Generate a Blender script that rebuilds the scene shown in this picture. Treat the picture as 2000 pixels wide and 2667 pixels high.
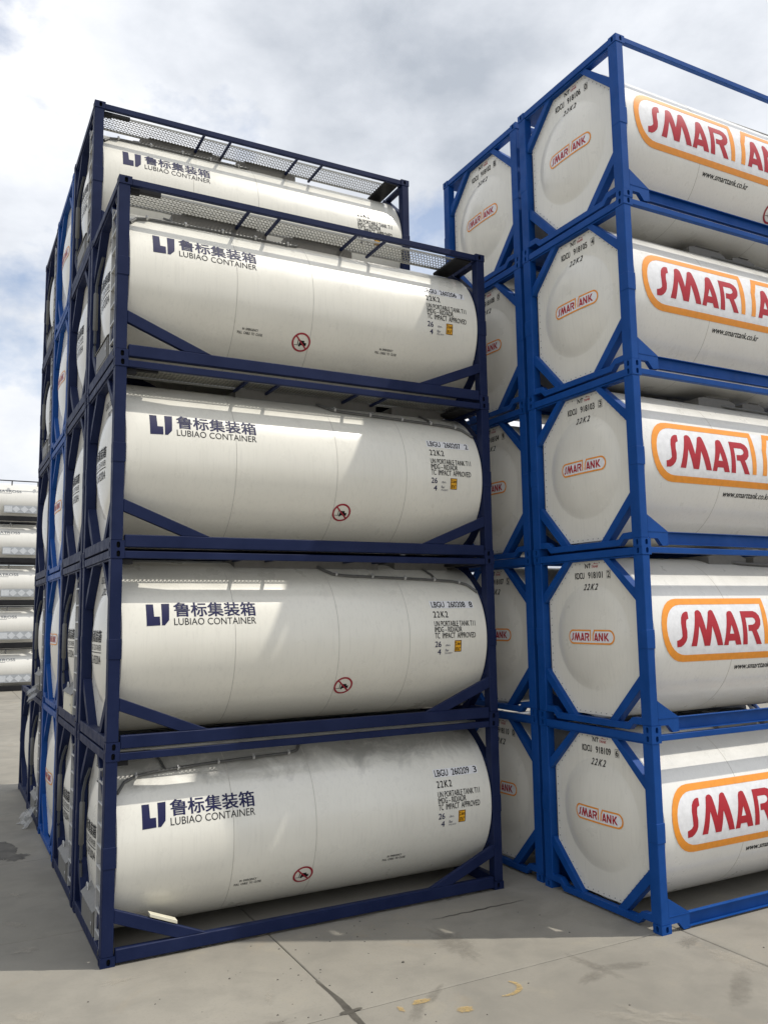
import bpy, bmesh, math, random
from mathutils import Vector, Matrix

for o in list(bpy.data.objects):
    bpy.data.objects.remove(o, do_unlink=True)
scene = bpy.context.scene
COL = scene.collection
R_ = math.radians
random.seed(7)

# ------------------------------------------------------------------ camera
cam_d = bpy.data.cameras.new('camera')
cam_d.sensor_fit = 'VERTICAL'
cam_d.sensor_height = 36.0
cam_d.sensor_width = 36.0
cam_d.lens = 29.4485
cam_d.clip_start = 0.05
cam_d.clip_end = 5000
cam = bpy.data.objects.new('camera', cam_d)
COL.objects.link(cam)
cam.location = (-1.9432, -11.2952, 4.2783)
cam.rotation_euler = (R_(96.98197), R_(0.849424), R_(-27.79147))
scene.camera = cam

# ------------------------------------------------------------------ light
SUN_EL = R_(60.2)
SUN_AZ = math.atan2(0.885, -0.466)            # from +Y towards +X
sun_dir = Vector((math.sin(SUN_AZ) * math.cos(SUN_EL), math.cos(SUN_AZ) * math.cos(SUN_EL), math.sin(SUN_EL)))
sun_d = bpy.data.lights.new('sun', 'SUN')
sun_d.energy = 2.25
sun_d.angle = R_(0.6)
sun_d.color = (1.0, 0.955, 0.87)
sun = bpy.data.objects.new('sun', sun_d)
COL.objects.link(sun)
sun.location = (20, -12, 40)
sun.rotation_euler = sun_dir.to_track_quat('Z', 'Y').to_euler()

world = bpy.data.worlds.new('World')
scene.world = world
world.use_nodes = True
wn, wl = world.node_tree.nodes, world.node_tree.links
wn.clear()
w_out = wn.new('ShaderNodeOutputWorld')
bg_sky = wn.new('ShaderNodeBackground')
bg_cloud = wn.new('ShaderNodeBackground')
w_mix = wn.new('ShaderNodeMixShader')
sky = wn.new('ShaderNodeTexSky')
sky.sky_type = 'NISHITA'
sky.sun_disc = False
sky.sun_elevation = SUN_EL
sky.sun_rotation = SUN_AZ
sky.air_density = 1.0
sky.dust_density = 1.5
sky.ozone_density = 1.2
bg_sky.inputs['Strength'].default_value = 0.13
wl.new(sky.outputs[0], bg_sky.inputs['Color'])
tc = wn.new('ShaderNodeTexCoord')
sep = wn.new('ShaderNodeSeparateXYZ')
wl.new(tc.outputs['Generated'], sep.inputs[0])


def wmath(op, a, b=None, clamp=False):
    n = wn.new('ShaderNodeMath')
    n.operation = op
    n.use_clamp = clamp
    for i, v in enumerate((a, b)):
        if v is None:
            continue
        if isinstance(v, (int, float)):
            n.inputs[i].default_value = v
        else:
            wl.new(v, n.inputs[i])
    return n.outputs[0]


# broken cumulus all round: noise on the view direction, flattened vertically
zc_ = wmath('MULTIPLY', sep.outputs[2], 1.7)
comb = wn.new('ShaderNodeCombineXYZ')
wl.new(sep.outputs[0], comb.inputs[0])
wl.new(sep.outputs[1], comb.inputs[1])
wl.new(zc_, comb.inputs[2])
CLOUD_OFF = (-26.175, 2.118, 4.782)
mapn = wn.new('ShaderNodeMapping')
mapn.inputs['Location'].default_value = CLOUD_OFF
wl.new(comb.outputs[0], mapn.inputs[0])


def wnoise(scale, detail, rough, dist=0.0):
    n = wn.new('ShaderNodeTexNoise')
    n.inputs['Scale'].default_value = scale
    n.inputs['Detail'].default_value = detail
    n.inputs['Roughness'].default_value = rough
    n.inputs['Distortion'].default_value = dist
    wl.new(mapn.outputs[0], n.inputs['Vector'])
    return n.outputs['Fac']


def wramp(val, stops):
    n = wn.new('ShaderNodeValToRGB')
    cr = n.color_ramp
    while len(cr.elements) < len(stops):
        cr.elements.new(0.5)
    for e, (p, c) in zip(cr.elements, stops):
        e.position = p
        e.color = (c[0], c[1], c[2], 1)
    wl.new(val, n.inputs[0])
    return n.outputs[0]


cover = wramp(wnoise(2.7, 10.0, 0.58, 0.15), [(0.38, (0.30, 0.30, 0.30)), (0.475, (1, 1, 1))])
n_shade = wmath('ADD', wmath('MULTIPLY', wnoise(1.9, 8.0, 0.5, 0.2), 0.72), wmath('MULTIPLY', wnoise(5.6, 8.0, 0.6, 0.1), 0.28))
shade = wramp(n_shade, [(0.38, (0.86, 0.865, 0.88)), (0.49, (0.67, 0.695, 0.74)), (0.64, (0.39, 0.425, 0.48))])
wl.new(shade, bg_cloud.inputs['Color'])
bg_cloud.inputs['Strength'].default_value = 1.0
wl.new(cover, w_mix.inputs[0])
wl.new(bg_sky.outputs[0], w_mix.inputs[1])
wl.new(bg_cloud.outputs[0], w_mix.inputs[2])
wl.new(w_mix.outputs[0], w_out.inputs['Surface'])

scene.view_settings.view_transform = 'Standard'
scene.view_settings.look = 'None'
scene.view_settings.exposure = 0.40
scene.view_settings.gamma = 1.0
scene.view_settings.use_curve_mapping = False
scene.render.engine = 'CYCLES'
scene.cycles.max_bounces = 6
scene.cycles.diffuse_bounces = 4
scene.cycles.glossy_bounces = 3
scene.cycles.transparent_max_bounces = 6
scene.cycles.caustics_reflective = False
scene.cycles.caustics_refractive = False
scene.cycles.use_denoising = True


# ------------------------------------------------------------------ materials
class Mat:
    def __init__(self, name, color, rough=0.5, metal=0.0, spec=0.5):
        self.m = bpy.data.materials.new(name)
        self.m.use_nodes = True
        self.n, self.l = self.m.node_tree.nodes, self.m.node_tree.links
        self.b = self.n['Principled BSDF']
        self.b.inputs['Base Color'].default_value = (*color, 1)
        self.b.inputs['Roughness'].default_value = rough
        self.b.inputs['Metallic'].default_value = metal
        self.b.inputs['Specular IOR Level'].default_value = spec

    def new(self, t, **kw):
        n = self.n.new(t)
        for k, v in kw.items():
            setattr(n, k, v)
        return n

    def pos(self, scale=(1, 1, 1), obj=False):
        if obj:
            g = self.new('ShaderNodeTexCoord').outputs['Object']
        else:
            g = self.new('ShaderNodeNewGeometry').outputs['Position']
        mp = self.new('ShaderNodeMapping')
        mp.inputs['Scale'].default_value = scale
        self.l.new(g, mp.inputs[0])
        return mp.outputs[0]

    def noise(self, vec, scale, detail=4, rough=0.55, dist=0.0):
        n = self.new('ShaderNodeTexNoise')
        n.inputs['Scale'].default_value = scale
        n.inputs['Detail'].default_value = detail
        n.inputs['Roughness'].default_value = rough
        n.inputs['Distortion'].default_value = dist
        self.l.new(vec, n.inputs['Vector'])
        return n.outputs['Fac']

    def ramp(self, val, stops):
        n = self.new('ShaderNodeValToRGB')
        cr = n.color_ramp
        while len(cr.elements) < len(stops):
            cr.elements.new(0.5)
        for e, (p, c) in zip(cr.elements, stops):
            if isinstance(c, (int, float)):
                c = (c, c, c)
            e.position = p
            e.color = (*c, 1)
        self.l.new(val, n.inputs[0])
        return n.outputs[0]

    def mix(self, fac, a, b, mode='MIX'):
        n = self.new('ShaderNodeMix', data_type='RGBA', blend_type=mode)
        for s, v in ((n.inputs[0], fac), (n.inputs[6], a), (n.inputs[7], b)):
            if isinstance(v, (int, float)):
                s.default_value = v
            elif isinstance(v, tuple):
                s.default_value = (*v, 1)
            else:
                self.l.new(v, s)
        return n.outputs[2]

    def math(self, op, a, b=0.0):
        n = self.new('ShaderNodeMath', operation=op)
        for i, v in enumerate((a, b)):
            if isinstance(v, (int, float)):
                n.inputs[i].default_value = v
            else:
                self.l.new(v, n.inputs[i])
        return n.outputs[0]

    def rand(self):
        return self.new('ShaderNodeObjectInfo').outputs['Random']

    def color(self, sock):
        self.l.new(sock, self.b.inputs['Base Color'])

    def rough(self, sock):
        self.l.new(sock, self.b.inputs['Roughness'])

    def bump(self, h, strength=0.2, dist=0.01):
        n = self.new('ShaderNodeBump')
        n.inputs['Strength'].default_value = strength
        n.inputs['Distance'].default_value = dist
        self.l.new(h, n.inputs['Height'])
        self.l.new(n.outputs[0], self.b.inputs['Normal'])


MATS = {}


def paint(name, col, rough=0.38, wear=0.10, chips=True):
    M = Mat(name, col, rough, 0, 0.16)
    v = M.pos()
    n1 = M.noise(v, 1.7, 6, 0.6)
    dark = tuple(c * (1 - wear * 1.6) for c in col)
    lite = tuple(min(1, c * (1 + wear) + 0.006) for c in col)
    c = M.mix(M.ramp(n1, [(0.3, 0), (0.7, 1)]), dark, lite)
    if chips:
        n2 = M.noise(v, 26, 5, 0.7)
        dust = tuple(0.7 * c0 + 0.3 * 0.22 for c0 in col)
        c = M.mix(M.ramp(n2, [(0.66, 0), (0.76, 0.6)]), c, dust)
    M.color(c)
    M.rough(M.ramp(M.noise(v, 6, 5, 0.6), [(0.3, rough - 0.07), (0.7, rough + 0.14)]))
    MATS[name] = M.m
    return M


paint('navy_paint', (0.006, 0.0135, 0.056), 0.5)
paint('blue_paint', (0.003, 0.060, 0.265), 0.46)
paint('black_paint', (0.018, 0.018, 0.020), 0.5)


def tankmat(name, col, grime=0.0):
    M = Mat(name, col, 0.30)
    M.b.inputs['Coat Weight'].default_value = 0.45
    M.b.inputs['Coat Roughness'].default_value = 0.13
    v = M.pos()
    big = M.noise(v, 0.9, 4, 0.5)
    c = M.mix(M.ramp(big, [(0.3, 0), (0.7, 1)]), tuple(k * 0.95 for k in col), tuple(min(0.9, k * 1.03) for k in col))
    # fine vertical rain streaks and specks
    streak = M.noise(M.pos((9.0, 9.0, 0.55)), 3.0, 5, 0.65)
    c = M.mix(M.ramp(streak, [(0.50, 0), (0.72, 0.38)]), c, tuple(k * 0.80 for k in col))
    speck = M.noise(v, 38, 3, 0.6)
    c = M.mix(M.ramp(speck, [(0.70, 0), (0.78, 0.35)]), c, (0.33, 0.31, 0.27))
    if grime > 0:
        # soot washed down from the fittings on top: blotches with a shape of their own
        g1 = M.noise(M.pos((1.1, 1.1, 1.1)), 1.6, 8, 0.68, 0.6)
        obj = M.new('ShaderNodeTexCoord').outputs['Object']
        sp = M.new('ShaderNodeSeparateXYZ')
        M.l.new(obj, sp.inputs[0])
        wob = M.math('ADD', sp.outputs[2], M.math('MULTIPLY', M.math('SUBTRACT', g1, 0.5), 0.9))
        topm = M.ramp(M.math('MULTIPLY', wob, 0.4), [(0.80, 0), (0.92, 1)])
        c = M.mix(M.math('MULTIPLY', topm, grime), c, (0.30, 0.29, 0.26))
        g2 = M.noise(M.pos((2.2, 2.2, 0.7)), 2.4, 8, 0.7, 0.8)
        c = M.mix(M.math('MULTIPLY', M.ramp(g2, [(0.56, 0), (0.70, 1)]), M.math('MULTIPLY', topm, 0.6 * grime)), c, (0.62, 0.60, 0.55))
    M.color(c)
    M.rough(M.ramp(M.noise(v, 2.5, 6, 0.6), [(0.3, 0.24), (0.7, 0.42)]))
    # very slight waviness of the thin cladding
    M.bump(M.noise(M.pos((0.5, 1.6, 1.6)), 1.2, 2, 0.4), 0.25, 0.02)
    MATS[name] = M.m


tankmat('cream_cladding', (0.79, 0.765, 0.675), 0.22)
tankmat('dirty_cream_cladding', (0.78, 0.76, 0.68), 0.85)
tankmat('white_cladding', (0.80, 0.785, 0.735), 0.2)
tankmat('end_cladding', (0.80, 0.77, 0.685), 0.0)
tankmat('far_cladding', (0.80, 0.78, 0.72), 0.15)


def plain(name, col, rough=0.5, metal=0.0, spec=0.5):
    M = Mat(name, col, rough, metal, spec)
    v = M.pos()
    M.color(M.mix(M.ramp(M.noise(v, 12, 4, 0.6), [(0.3, 0), (0.7, 1)]), tuple(k * 0.90 for k in col), tuple(min(1, k * 1.06) for k in col)))
    MATS[name] = M.m
    return M


plain('galvanised', (0.52, 0.52, 0.51), 0.40, 0.35)
plain('grating_metal', (0.30, 0.30, 0.28), 0.5, 0.5)
plain('dark_rubber', (0.030, 0.031, 0.032), 0.55)
plain('conduit_grey', (0.13, 0.13, 0.125), 0.45, 0.3)
plain('hose_grey', (0.05, 0.055, 0.062), 0.5)
plain('cabinet_steel', (0.17, 0.164, 0.15), 0.5, 0.1)
plain('cabinet_cream', (0.70, 0.66, 0.52), 0.5)
plain('seam_dark', (0.53, 0.51, 0.455), 0.5)
plain('hole_black', (0.004, 0.004, 0.005), 0.9)
plain('rivet', (0.20, 0.20, 0.19), 0.5, 0.4)
plain('decal_black', (0.006, 0.006, 0.007), 0.55, 0, 0.2)
plain('decal_dark', (0.016, 0.016, 0.019), 0.55, 0, 0.2)
plain('decal_navy', (0.010, 0.012, 0.065), 0.5, 0, 0.25)
plain('decal_red', (0.42, 0.016, 0.028), 0.45, 0, 0.35)
plain('decal_orange', (0.86, 0.31, 0.025), 0.35)
plain('decal_yellow', (0.85, 0.42, 0.015), 0.4)
plain('decal_white', (0.80, 0.80, 0.81), 0.35)
plain('decal_grey', (0.40, 0.42, 0.44), 0.4)
plain('decal_pale', (0.62, 0.64, 0.66), 0.4)
plain('decal_slate', (0.17, 0.18, 0.19), 0.5)
plain('sign_red', (0.33, 0.012, 0.03), 0.4)

# ------------------------------------------------------------------ mesh helpers
MESHES = {}


class MB:
    def __init__(self):
        self.v, self.f = [], []

    def add(self, vs, fs):
        n = len(self.v)
        self.v += [tuple(p) for p in vs]
        self.f += [tuple(i + n for i in f) for f in fs]
        return self

    def box(self, x0, x1, y0, y1, z0, z1):
        return self.add([(x0, y0, z0), (x1, y0, z0), (x1, y1, z0), (x0, y1, z0), (x0, y0, z1), (x1, y0, z1), (x1, y1, z1), (x0, y1, z1)],
                        [(0, 3, 2, 1), (4, 5, 6, 7), (0, 1, 5, 4), (1, 2, 6, 5), (2, 3, 7, 6), (3, 0, 4, 7)])

    def prism(self, pts, axis, a, b):
        """pts: 2D loop; axis 'x' -> (y,z), 'y' -> (x,z), 'z' -> (x,y); extruded a..b"""
        def p3(p, t):
            return {'x': (t, p[0], p[1]), 'y': (p[0], t, p[1]), 'z': (p[0], p[1], t)}[axis]
        n = len(pts)
        vs = [p3(p, a) for p in pts] + [p3(p, b) for p in pts]
        fs = [tuple(range(n))[::-1], tuple(range(n, 2 * n))] + [(i, (i + 1) % n, n + (i + 1) % n, n + i) for i in range(n)]
        return self.add(vs, fs)

    def tube(self, path, r, n=8, caps=True):
        path = [Vector(p) for p in path]
        rings = []
        up = Vector((0, 0, 1))
        for i, p in enumerate(path):
            t = (path[min(i + 1, len(path) - 1)] - path[max(i - 1, 0)]).normalized()
            a = t.cross(up)
            if a.length < 0.05:
                a = t.cross(Vector((0, 1, 0)))
            a.normalize()
            b = t.cross(a).normalized()
            rr = r[i] if isinstance(r, (list, tuple)) else r
            rings.append([p + rr * (math.cos(2 * math.pi * k / n) * a + math.sin(2 * math.pi * k / n) * b) for k in range(n)])
        vs = [q for ring in rings for q in ring]
        fs = []
        for i in range(len(path) - 1):
            for k in range(n):
                fs.append((i * n + k, i * n + (k + 1) % n, (i + 1) * n + (k + 1) % n, (i + 1) * n + k))
        if caps:
            fs.append(tuple(range(n))[::-1])
            fs.append(tuple((len(path) - 1) * n + k for k in range(n)))
        return self.add(vs, fs)

    def mesh(self, name, mat, bevel=0.0, smooth=False):
        me = bpy.data.meshes.new(name)
        me.from_pydata(self.v, [], self.f)
        bm = bmesh.new()
        bm.from_mesh(me)
        bmesh.ops.recalc_face_normals(bm, faces=bm.faces)
        if bevel > 0:
            es = [e for e in bm.edges if len(e.link_faces) == 2 and e.calc_face_angle(0) > 0.5]
            bmesh.ops.bevel(bm, geom=es, offset=bevel, segments=1, affect='EDGES', clamp_overlap=True)
        if smooth:
            for f in bm.faces:
                f.smooth = True
        bm.to_mesh(me)
        bm.free()
        if smooth:
            try:
                me.set_sharp_from_angle(angle=R_(35))
            except Exception:
                pass
        if mat:
            me.materials.append(MATS[mat])
        return me


def cached(key, fn):
    if key not in MESHES:
        MESHES[key] = fn()
    return MESHES[key]


def put(name, me, parent=None, loc=None, rot=None, label=None, kind=None):
    o = bpy.data.objects.new(name, me)
    COL.objects.link(o)
    if parent is not None:
        o.parent = parent
    if loc is not None:
        o.location = loc
    if rot is not None:
        o.rotation_euler = rot
    if label:
        o['label'] = label
    if kind or name in ('lettering', 'height_lettering', 'number_lettering', 'emergency_lettering', 'end_lettering', 'end_number', 'web_lettering', 'maker_mark', 'walkway'):
        o['kind'] = kind or 'stuff'
    return o


def empty(name, loc, label, cat, group=None, rz=0.0):
    loc = (loc[0] + random.uniform(-0.007, 0.007), loc[1] + random.uniform(-0.005, 0.005), loc[2])
    o = bpy.data.objects.new(name, None)
    COL.objects.link(o)
    o.empty_display_size = 0.3
    o.location = loc
    o.rotation_euler = (0, 0, rz)
    o['label'] = label
    o['category'] = cat
    if group:
        o['group'] = group
    return o


# ------------------------------------------------------------------ 2D lettering and logos
def poly2d(loops):
    cu = bpy.data.curves.new('tmp', 'CURVE')
    cu.dimensions = '2D'
    cu.fill_mode = 'BOTH'
    for lp in loops:
        s = cu.splines.new('POLY')
        s.points.add(len(lp) - 1)
        for p, q in zip(s.points, lp):
            p.co = (q[0], q[1], 0, 1)
        s.use_cyclic_u = True
    ob = bpy.data.objects.new('tmp', cu)
    COL.objects.link(ob)
    dg = bpy.context.evaluated_depsgraph_get()
    me = bpy.data.meshes.new_from_object(ob.evaluated_get(dg))
    bpy.data.objects.remove(ob)
    bpy.data.curves.remove(cu)
    return me


def text2d(txt, rect, bold=0.0, shear=0.0, spacing=1.0):
    """a line of lettering fitted to rect = (x0, y0, x1, y1)"""
    cu = bpy.data.curves.new('tmp', 'FONT')
    cu.body = txt
    cu.size = 1.0
    cu.shear = shear
    cu.space_character = spacing
    cu.resolution_u = 3
    cu.fill_mode = 'BOTH'
    ob = bpy.data.objects.new('tmp', cu)
    COL.objects.link(ob)
    dg = bpy.context.evaluated_depsgraph_get()
    dg.update()
    me = bpy.data.meshes.new_from_object(ob.evaluated_get(dg))
    bpy.data.objects.remove(ob)
    bpy.data.curves.remove(cu)
    xs = [v.co.x for v in me.vertices]
    ys = [v.co.y for v in me.vertices]
    x0, x1, y0, y1 = min(xs), max(xs), min(ys), max(ys)
    for v in me.vertices:
        v.co = (rect[0] + (v.co.x - x0) / (x1 - x0) * (rect[2] - rect[0]), rect[1] + (v.co.y - y0) / (y1 - y0) * (rect[3] - rect[1]), 0)
    if bold > 0:
        # heavier strokes: a few copies a hair apart, each laid just over the last
        bm = bmesh.new()
        d = bold * (rect[3] - rect[1])
        for k, (dx, dy) in enumerate(((-1, -0.6), (1, -0.6), (-1, 0.6), (1, 0.6))):
            m2 = me.copy()
            for v in m2.vertices:
                v.co = (v.co.x + dx * d, v.co.y + dy * d, 0.0003 * k)
            bm.from_mesh(m2)
            bpy.data.meshes.remove(m2)
        bm.to_mesh(me)
        bm.free()
    return me


def wrap(meshes, fn, name, mat, step=0.05, stepx=None, flip=False):
    """join flat 2D meshes, cut them into strips and lay them on a surface"""
    bm = bmesh.new()
    for me in meshes:
        bm.from_mesh(me)
        bpy.data.meshes.remove(me)
    if step:
        for ax, st in ((1, step), (0, stepx)):
            if not st:
                continue
            cs = [v.co[ax] for v in bm.verts]
            lo, hi = min(cs), max(cs)
            k = math.ceil(lo / st)
            while k * st < hi:
                co = Vector((0, 0, 0))
                co[ax] = k * st
                no = Vector((0, 0, 0))
                no[ax] = 1
                bmesh.ops.bisect_plane(bm, geom=bm.verts[:] + bm.edges[:] + bm.faces[:], dist=1e-6, plane_co=co, plane_no=no)
                k += 1
    for v in bm.verts:
        p, q = Vector(fn(v.co.x, v.co.y)), v.co.z
        v.co = p + (Vector((0, p.y - YC, p.z - ZC)).normalized() * q if fn.__qualname__.startswith('on_tank') else Vector((-q, 0, 0)))
    for f in bm.faces:
        f.smooth = False
    me = bpy.data.meshes.new(name)
    bm.to_mesh(me)
    bm.free()
    me.materials.append(MATS[mat])
    return me


# ------------------------------------------------------------------ container dimensions
L, W, H = 6.058, 2.438, 2.591
YC, ZC, RT = W / 2, 1.31, 1.20
X0S = 0.165                                   # shell starts behind the posts
XEK = {'navy': 0.155, 'blue': 0.112}           # plane of the end panel, by frame kind
DHK = {'navy': 0.130, 'blue': 0.100}           # depth of its dished middle
DOME_R = 0.80


def on_tank(off):
    return lambda x, s: (x, YC - (RT + off) * math.cos(s / RT), ZC + (RT + off) * math.sin(s / RT))


def dome_h(u, z, kind):
    r = math.hypot(u - YC, z - ZC) / DOME_R
    if r >= 1.06:
        return 0.0
    h = DHK[kind] * max(0.0, 1 - abs(r) ** 2.6)
    k = 0.012                                  # small fillet at the rim
    return 0.5 * (h + math.sqrt(h * h + k * k)) - 0.5 * k if r > 0.9 else h


def on_end(off, kind='blue'):
    # 2D coordinates: a = -u (to the right as one looks at the end), b = z
    return lambda a, b: (XEK[kind] - dome_h(-a, b, kind) - off, -a, b)


# ------------------------------------------------------------------ shared frame meshes
CW, CD, CH = 0.178, 0.162, 0.118


def stadium(cx, cy, rx, ry, n=16):
    pts = []
    for k in range(n):
        a = 2 * math.pi * (k + 0.5) / n
        c, s = math.cos(a), math.sin(a)
        if k in (0, n // 2):
            pts.append((cx + rx * (1 if k == 0 else -1), cy))
        pts.append((cx + rx * c, cy + (ry - rx) * (1 if s > 0 else -1) + rx * s))
    return pts


def holed_face(mb, w, h, hole, to3, depth):
    n = len(hole)
    cx, cy = w / 2, h / 2
    outer = []
    for (x, y) in hole:
        dx, dy = x - cx, y - cy
        t = min((w / 2) / abs(dx) if abs(dx) > 1e-6 else 1e9, (h / 2) / abs(dy) if abs(dy) > 1e-6 else 1e9)
        outer.append((cx + dx * t, cy + dy * t))
    vs = [to3(x, y, 0) for x, y in outer] + [to3(x, y, 0) for x, y in hole] + [to3(x, y, depth) for x, y in hole]
    fs = []
    for i in range(n):
        j = (i + 1) % n
        fs.append((i, j, n + j, n + i))
        fs.append((n + i, n + j, 2 * n + j, 2 * n + i))
        # close the rectangle corner between two rays that meet different sides
        a, b = outer[i], outer[j]
        ona = 'x' if abs(abs(a[0] - cx) - w / 2) < 1e-6 else 'y'
        onb = 'x' if abs(abs(b[0] - cx) - w / 2) < 1e-6 else 'y'
        if ona != onb:
            c = (a[0] if ona == 'x' else b[0], a[1] if ona == 'y' else b[1])
            vs.append(to3(c[0], c[1], 0))
            fs.append((i, len(vs) - 1, j))
    mb.add(vs, fs)
    return [to3(x, y, depth * 0.98) for x, y in hole]


def casting_mesh(sx, sy, mat):
    """corner casting of the corner (sx, sy); origin at that corner of the box, aperture in both outer faces"""
    def fn():
        mb = MB()
        X = lambda x: x if sx < 0 else -x
        Y = lambda y: y if sy < 0 else -y
        hole = stadium(CW * 0.55, CH / 2, 0.024, 0.041)
        p1 = holed_face(mb, CW, CH, hole, lambda a, b, d: (X(a), Y(d), b), 0.05)
        hole2 = stadium(CD * 0.52, CH / 2, 0.022, 0.041)
        p2 = holed_face(mb, CD, CH, hole2, lambda a, b, d: (X(d), Y(a), b), 0.05)
        c = lambda x, y, z: (X(x), Y(y), z)
        mb.add([c(0, 0, 0), c(CW, 0, 0), c(CW, CD, 0), c(0, CD, 0), c(0, 0, CH), c(CW, 0, CH), c(CW, CD, CH), c(0, CD, CH)],
               [(0, 1, 2, 3), (4, 5, 6, 7), (1, 2, 6, 5), (2, 3, 7, 6)])
        nf = len(mb.f)
        mb.add(p1, [tuple(range(len(p1)))])
        mb.add(p2, [tuple(range(len(p2)))])
        me = bpy.data.meshes.new('corner_casting')
        me.from_pydata(mb.v, [], mb.f)
        me.materials.append(MATS[mat])
        me.materials.append(MATS['hole_black'])
        for i, f in enumerate(me.polygons):
            if i >= nf:
                f.material_index = 1
        return me
    return cached(('casting', sx, sy, mat), fn)


# octagonal end opening (u across, z up)
OCT = [(0.82, 0.155), (1.618, 0.155), (2.195, 0.755), (2.195, 1.865), (1.60, 2.45), (0.838, 2.45), (0.243, 1.865), (0.243, 0.755)]


def shell_mesh(mat):
    def fn():
        mb = MB()
        n = 96
        xs = [X0S, X0S + 0.012, 1.5, 3.0, 4.5, L - X0S - 0.012, L - X0S]
        rr = [RT - 0.012, RT, RT, RT, RT, RT, RT - 0.012]
        vs = []
        for x, r in zip(xs, rr):
            for k in range(n):
                a = 2 * math.pi * k / n
                vs.append((x, YC + r * math.cos(a), ZC + r * math.sin(a)))
        fs = []
        for i in range(len(xs) - 1):
            for k in range(n):
                fs.append((i * n + k, i * n + (k + 1) % n, (i + 1) * n + (k + 1) % n, (i + 1) * n + k))
        fs.append(tuple(range(n)))
        fs.append(tuple((len(xs) - 1) * n + k for k in range(n)))
        mb.add(vs, fs)
        return mb.mesh('tank_shell', mat, smooth=True)
    return cached(('shell', mat), fn)


def seam_mesh(x):
    def fn():
        mb = MB()
        n = 96
        vs, fs = [], []
        prof = [(x - 0.005, RT + 0.0005), (x - 0.003, RT + 0.0022), (x + 0.003, RT + 0.0022), (x + 0.005, RT + 0.0005)]
        for xx, r in prof:
            for k in range(n):
                a = 2 * math.pi * k / n
                vs.append((xx, YC + r * math.cos(a), ZC + r * math.sin(a)))
        for i in range(len(prof) - 1):
            for k in range(n):
                fs.append((i * n + k, i * n + (k + 1) % n, (i + 1) * n + (k + 1) % n, (i + 1) * n + k))
        mb.add(vs, fs)
        return mb.mesh('seam', 'seam_dark', smooth=True)
    return cached(('seam', x), fn)


def end_panel_mesh(mat, kind, right=False):
    XE = XEK[kind]

    def fn():
        # polar grid from the dome centre out to the octagon edge
        mb = MB()
        n = 72
        def edge(a):
            d = (math.cos(a), math.sin(a))
            best = 9
            for i in range(8):
                p, q = OCT[i], OCT[(i + 1) % 8]
                ex, ez = q[0] - p[0], q[1] - p[1]
                den = d[0] * ez - d[1] * ex
                if abs(den) < 1e-9:
                    continue
                t = ((p[0] - YC) * ez - (p[1] - ZC) * ex) / den
                s = ((p[0] - YC) * d[1] - (p[1] - ZC) * d[0]) / den
                if t > 0 and -1e-6 <= s <= 1 + 1e-6:
                    best = min(best, t)
            return best
        angs = [2 * math.pi * k / n for k in range(n)]
        # make sure the octagon corners are hit
        ca = [math.atan2(p[1] - ZC, p[0] - YC) % (2 * math.pi) for p in OCT]
        for c in ca:
            j = min(range(n), key=lambda k: abs(angs[k] - c))
            angs[j] = c
        rad = [0.10, 0.22, 0.35, 0.47, 0.58, 0.67, 0.73, 0.765, 0.785, 0.80, 0.815, 0.845]
        sg = (lambda x: L - x) if right else (lambda x: x)
        vs = [(sg(XE - dome_h(YC, ZC, kind)), YC, ZC)]
        for r in rad:
            for a in angs:
                u, z = YC + r * math.cos(a), ZC + r * math.sin(a)
                vs.append((sg(XE - dome_h(u, z, kind)), u, z))
        for a in angs:
            e = edge(a)
            vs.append((sg(XE), YC + e * math.cos(a), ZC + e * math.sin(a)))
        for a in angs:                       # turned edge
            e = edge(a)
            vs.append((sg(0.1635), YC + e * math.cos(a), ZC + e * math.sin(a)))
        fs = [(0, 1 + k, 1 + (k + 1) % n) for k in range(n)]
        for i in range(len(rad) + 1):
            for k in range(n):
                a, b = 1 + i * n, 1 + (i + 1) * n
                fs.append((a + k, a + (k + 1) % n, b + (k + 1) % n, b + k))
        mb.add(vs, fs)
        return mb.mesh('end_panel', mat, smooth=True)
    return cached(('endpanel', mat, kind, right), fn)


def rivets_mesh():
    XE = XEK['blue']

    def fn():
        mb = MB()
        for i in range(8):
            p, q = OCT[i], OCT[(i + 1) % 8]
            d = math.hypot(q[0] - p[0], q[1] - p[1])
            k = max(2, round(d / 0.115))
            nx, nz = -(q[1] - p[1]) / d, (q[0] - p[0]) / d
            for j in range(k):
                t = (j + 0.5) / k
                u = p[0] + t * (q[0] - p[0]) + nx * 0.035
                z = p[1] + t * (q[1] - p[1]) + nz * 0.035
                vs = [(XE - 0.006, u, z)] + [(XE - 0.001, u + 0.010 * math.cos(a), z + 0.010 * math.sin(a)) for a in [2 * math.pi * m / 6 for m in range(6)]]
                mb.add(vs, [(0, 1 + m, 1 + (m + 1) % 6) for m in range(6)])
        return mb.mesh('rivets', 'rivet')
    return cached('rivets', fn)


def strip(p, q, w, side):
    """2D quad along p->q, w wide, on its left (side=1) or right (side=-1)"""
    d = math.hypot(q[0] - p[0], q[1] - p[1])
    nx, nz = -(q[1] - p[1]) / d * side * w, (q[0] - p[0]) / d * side * w
    return [p, q, (q[0] + nx, q[1] + nz), (p[0] + nx, p[1] + nz)]


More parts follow.
